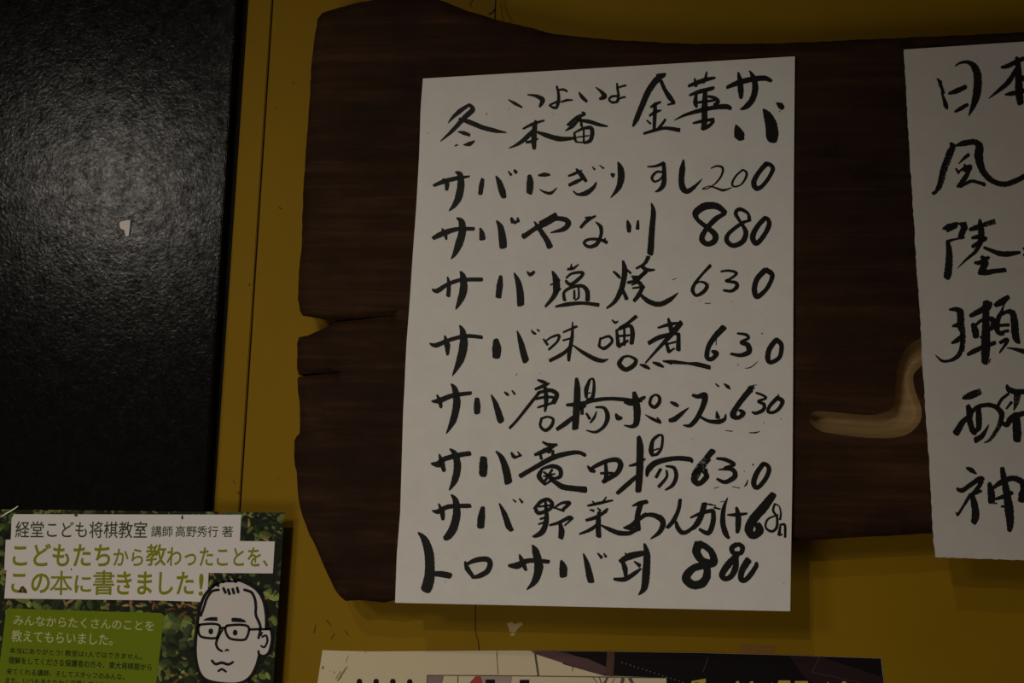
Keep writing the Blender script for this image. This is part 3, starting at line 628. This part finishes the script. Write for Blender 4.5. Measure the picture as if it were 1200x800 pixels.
T('講師', 177.2, 615.8, 202.2, 628.8, M_dgreen, .004, .004); T('高野秀行', 205.7, 615.8, 255.5, 628.9, M_dgreen, .004, .004); T('著', 260, 616.2, 272.8, 629.2, M_dgreen, 0, .004)
T('こどもたち', 15, 636.3, 129.3, 663.3, M_olive, .004, .018); T('から', 132.8, 642.5, 167.7, 662.8, M_olive, .004, .012)
T('教', 170.8, 637.2, 194.8, 663, M_olive, 0, .012); T('わったことを、', 195.5, 640.9, 314.3, 663.4, M_olive, .004, .014)
T('この', 13.2, 671.4, 58.3, 694.7, M_olive, .004, .018); T('本', 58.6, 668.6, 84.8, 697, M_olive, 0, .004); T('に', 87.5, 674, 106.8, 694.3, M_olive, 0, .016)
T('書', 109, 668, 134, 697, M_olive, 0, .012); T('きました', 136.5, 669.2, 227, 696.6, M_olive, .004, .018); T('!', 232.9, 671.8, 238.3, 698, M_olive, 0, .016)
T('みんなからたくさんのことを', 16, 720.3, 180.5, 732.2, M_pale, .043, .01); T('教えてもらいました。', 13.5, 737.6, 132.3, 751.6, M_pale, .040, .01)
T('本当にありがとう! 教室は1人ではできません。', 11, 758, 166.5, 765.2, M_black, .05, .004)
T('理解をしてくださる保護者の方々、東大将棋部から', 9.8, 769, 177.8, 777.4, M_black, .05, .008)
T('来てくれる講師、そしてスタッフのみんな。', 7.5, 782.6, 146, 790, M_black, .047, .006)
T('また、いつもあたたかく応援してくれた', 6.5, 793, 130, 800.5, M_black, .047, .006)
# cartoon face
FO = (170, 680, 6.6667)
def ff(s): return [(FO[0] + x / FO[2], FO[1] + y / FO[2]) for x, y in parse(s)]
tpoly('printed_face', ff('735,0 800,25 870,70 920,150 945,260 945,378 975,382 990,410 990,480 970,560 930,590 892,580 870,660 820,750 740,800 620,805 500,785 430,730 400,620 392,500 405,350 440,180 480,95 540,35 600,5 670,-15'), pf(5), mat('grey_white_print', (0.66, 0.62, 0.58), 0.6, 0.12)[0], flyer)
strokes_mesh('printed_face_lines', [
 '540,35,20 470,110,20 430,210,20 408,330,20 394,480,20 395,600,20 425,720,20 490,782,20 620,806,20 740,802,20 820,755,20 868,670,20 890,590,18/'.strip('/'),
 '735,-4,20 800,22,22 872,70,22 922,150,20 945,260,20 946,370,18', '945,378,16 978,382,16 990,420,18 990,480,18 968,560,18 930,590,18 892,578,16 886,550,14',
 '530,45,14 575,20,14 610,8,14 660,5,14 710,5,14 735,-4,16', '543,12,18 572,40,20', '588,-18,18 612,12,20', '638,-28,18 662,5,20', '686,-28,18 710,10,20',
 '612,60,18 628,95,18', '648,70,18 660,106,18', '684,66,18 694,100,18', '718,56,18 728,92,18',
 '575,72,16 522,85,17 482,140,17 460,205,16 435,275,16', '775,72,18 830,92,18 856,140,18 865,200,18 866,270,18 900,360,18 886,450,16',
 '#450,312 475,295 515,285 565,286 565,316 500,314', '#675,292 700,290 745,294 778,308 792,328 735,326 675,322',
 'o425,345,16 500,338,16 562,342,16 585,362,16 570,425,16 548,450,16 460,445,16 425,425,16 415,380,16',
 'o640,352,16 720,345,16 792,352,16 812,380,16 796,440,16 765,464,16 670,455,16 637,420,16 626,375,16', '585,372,16 628,370,16', '815,382,16 900,380,16 975,380,14',
 '513,397,38', '703,407,38', '605,385,12 572,440,16 555,492,16 570,532,16 602,552,14', '628,548,12 640,540,14 652,547,10',
 '522,625,16 550,652,18 600,642,18 650,655,18 688,636,14', '572,708,14 600,692,16 632,712,14', '915,440,14 946,430,14 955,475,14 932,520,14 906,510,12', '915,405,10 905,430,10',
 '#400,812 445,772 500,812', '#790,812 815,762 880,812'], *FO, pf(7), M_black, flyer, jit=0.02)
strokes_mesh('crease_highlight', ['1,605.5,1 8,601,1.6 14,597.6,1.6 21,593,1'], 0, 0, 1, lambda x, y: P(x, y, FD + 0.0022), mat('film_crease_highlight', (0.9, 0.88, 0.6), 0.2, 0.8)[0], flyer)  # bent corner's fold: pale ribbon paints its gloss highlight into the colour
strokes_mesh('brown_stain', ['23,693,2 26,688,3 30,693,2.5', '22,692.5,2 31,694,1.5', '83.3,667,2', '213.3,604,1.5 213.5,607.5,2.2', '88,603,3 90,604,2.5'], 0, 0, 1, pf(8), mat('brown_dirt', (0.09, 0.035, 0.015), 0.8)[0], flyer)

# ---------------------------------------------------------------- calendar poster under the signboard
CD = 0.0009
cpts = [(378, 761.5), (400, 762.3), (430, 763), (500, 762.6), (600, 761.8), (700, 763), (820, 764.5), (930, 767.5), (1033, 771), (1036, 800), (1046, 900), (1052, 980), (345, 980), (357, 900), (372, 800)]
M_cream = mat('cream_print', (0.72, 0.62, 0.42), 0.55, 0.12)[0]
cal = thin('calendar_poster', cpts, 0.0, CD, M_cream)
tag(cal, 'cream and black printed calendar poster whose top shows at the bottom frame edge', 'poster')
def pc(dz): return lambda x, y: P(x, y, CD + 0.0001 * dz)
M_roof = mat('dark_purple_print', (0.030, 0.014, 0.018), 0.55, 0.12)[0]
M_night = mat('near_black_print', (0.009, 0.006, 0.008), 0.55, 0.12)[0]
tpoly('printed_night_sky', [(650,762.6),(700,763.1),(820,764.7),(930,767.7),(1032.5,771.2),(1035.5,800),(1045,900),(780,900),(781,793.8),(708,791.5),(660,778)], pc(1), M_night, cal)
tpoly('printed_roof', [(622,762.4),(650,762.3),(690,772),(712,782),(708,791),(670,780),(627,766)], pc(2), mat('purple_roof_print', (0.12, 0.062, 0.066), 0.35)[0], cal)
tpoly('printed_post', [(711.5,763.3),(720.5,763.4),(718.5,792.2),(709.5,791.6)], pc(3), mat('brown_print', (0.10, 0.055, 0.036), 0.35)[0], cal)
tpoly('printed_roof', [(925,767.8),(960,769),(1035,793),(1036,806),(960,806),(940,790)], pc(2), M_roof, cal)
M_line = mat('grey_line_print', (0.10, 0.075, 0.065), 0.5)[0]
strokes_mesh('printed_lines', ['500.5,791,.9 600,791.6,.9 781,794,1', '500.6,791,.9 500,812,.9', '536.5,791.5,.9 536.3,812,.9', '627,766,2.2 630.8,791.2,2.2', '671,779,1 671,786,.7', '582,763,.6 583.5,790,.6', '659,763,.6 700,778,.6', '830,770,.6 824,787,.6', '962,768,.5 951,788,.5', '951,787,.5 1010,800,.5'], 0, 0, 1, pc(4), M_line, cal)
strokes_mesh('printed_dot', ['421,799,8', '440.6,799,8', '460.2,799,8', '480,799.4,8'], 0, 0, 1, pc(4), M_black, cal, jit=0)
tpoly('printed_square', [(569,796),(580,796),(580,812),(569,812)], pc(5), M_black, cal); tpoly('printed_square', [(609,796.3),(620,796.3),(620,812),(609,812)], pc(5), M_black, cal)
tpoly('printed_triangle', [(548.5,802),(557,792.3),(563,792.3),(566,802)], pc(5), mat('red_print', (0.42, 0.05, 0.04), 0.4)[0], cal)
tpoly('printed_panel', [(501,791.8),(520,792),(517,803),(501,803)], pc(3), mat('mauve_print', (0.26, 0.19, 0.19), 0.4)[0], cal)
tpoly('printed_panel', [(562,792.2),(600,792.4),(598,803),(562,803)], pc(3), mat('pale_mauve_print', (0.40, 0.32, 0.29), 0.4)[0], cal)
strokes_mesh('printed_branches', ['702,793.5,1 706,803,1.5', '712,793,2 708,801,3', '730,795,4 728,803,4', '738,795,4 743,803,3', '720,795,.8 716,803,.8', '695,793.5,.7 701,802,.7'], 0, 0, 1, pc(4), mat('mauve_line_print', (0.16, 0.10, 0.10), 0.4)[0], cal)
strokes_mesh('printed_lights', ['%g,%g,1.1' % (729 + 4.75 * k, 776 + 1.55 * k) for k in range(16)], 0, 0, 1, pc(5), mat('pale_print', (0.35, 0.3, 0.27), 0.4)[0], cal, jit=0)
strokes_mesh('yellow_lettering', ['812,800,5 826,797.5,5', '816,800,5 815,806,5', '864,799,4 867,806,5', '881,799,4 879,806,4', '913,799,4 925,799,4', '932,799.5,3.5 946,799.5,3.5', '970,800,2.5', '989,799.5,5 992,806,5', '905,801,3'], 0, 0, 1, pc(5), mat('yellow_print', (0.55, 0.46, 0.06), 0.4)[0], cal)
strokes_mesh('green_scuff', ['396,797,2 401,789,2.4 406.5,781,1.2', '393.5,795,.8 399,786,.8', '378,782,4', '387,786,1.2', '391.5,787.5,2', '428,764.5,1.5', '408,768,.6 405,776,.5'], 0, 0, 1, pc(3), mat('green_dirt', (0.25, 0.24, 0.07), 0.7)[0], cal, jit=0.3)

# ---------------------------------------------------------------- small things on the wall
M_crack = mat('dark_crack', (0.05, 0.028, 0.004), 0.9)[0]
pw = lambda x, y: P(x, y, 0.0003)
strokes_mesh('wall_crack', ['557.5,700,.8 557,725,.9 557.8,742,.7 560.5,752,1 561.5,763,1.1'], 0, 0, 1, pw, M_crack, wall, jit=0.4)
strokes_mesh('paint_chip', ['#594,730 600,728 603,731 611,728.5 613,731.5 607,736 604,741 597,740 596,735', '576,744,.8', '#598,742.5 602,741 604,744 599,745'], 0, 0, 1, pw, mat('pale_plaster', (0.55, 0.42, 0.2), 0.9)[0], wall)
strokes_mesh('wall_scuff', ['370,732,1 368,741,2', '383,727,2 388,733,1', '392,742,1 388,748,1.4', '322.3,127,2', '343,96,1 344.5,98,1', '327,243,2 330,245,1', '326,560,1.6', '550,6,1 554,0,1.6', '552,7,2', '332,305,.8', '404,738,.8 408,744,1'], 0, 0, 1, pw, mat('brown_scuff', (0.13, 0.06, 0.008), 0.9)[0], wall, jit=0.35)
strokes_mesh('wall_scuff', ['293,333,1.6 291.5,334,1.4', '278,577,1.8 281,577.5,1.4', '273,563,.8 275,567,.9', '300,158,1.2', '275,363,1', '271,381,1.2', '287,260,.9'], 0, 0, 1, lambda x, y: P(x, y, 0.0011), mat('brown_scuff_trim', (0.12, 0.05, 0.01), 0.9)[0], tr, jit=0.35)
strokes_mesh('tape_mark', ['#868,755 908,757 907.5,767.4 882,766.4 866,765.8'], 0, 0, 1, pw, mat('old_tape_mark', (0.24, 0.115, 0.02), 0.6)[0], wall)
# cord that hangs the signboard: from a nail above down behind its top edge
def tube(name, pts, r, m, parent=None):
    cv = bpy.data.curves.new(name, 'CURVE'); cv.dimensions = '3D'; cv.bevel_depth = r; cv.bevel_resolution = 2
    s = cv.splines.new('POLY'); s.points.add(len(pts) - 1)
    for q, p in zip(s.points, pts): q.co = (*p, 1)
    o = bpy.data.objects.new(name, cv); C.objects.link(o)
    dg = bpy.context.evaluated_depsgraph_get(); me = bpy.data.meshes.new_from_object(o.evaluated_get(dg))
    bpy.data.objects.remove(o); bpy.data.curves.remove(cv); me.name = name
    return link(name, me, m, parent)
M_cord = mat('dark_cord', (0.03, 0.015, 0.008), 0.8)[0]
cord = tube('hanging_cord', [P(583, -60, .004), P(581.6, -20, .006), P(580.8, 2, .012), P(580.3, 14, .02), P(580.2, 26, .022)], 0.0006, M_cord)
tag(cord, 'thin dark cord running up the yellow wall from the top of the signboard', 'cord')
tube('cord_end', [P(580.4, 10, .018), P(577.5, 14.5, .022), P(573, 17, .026)], 0.0006, M_cord, cord)
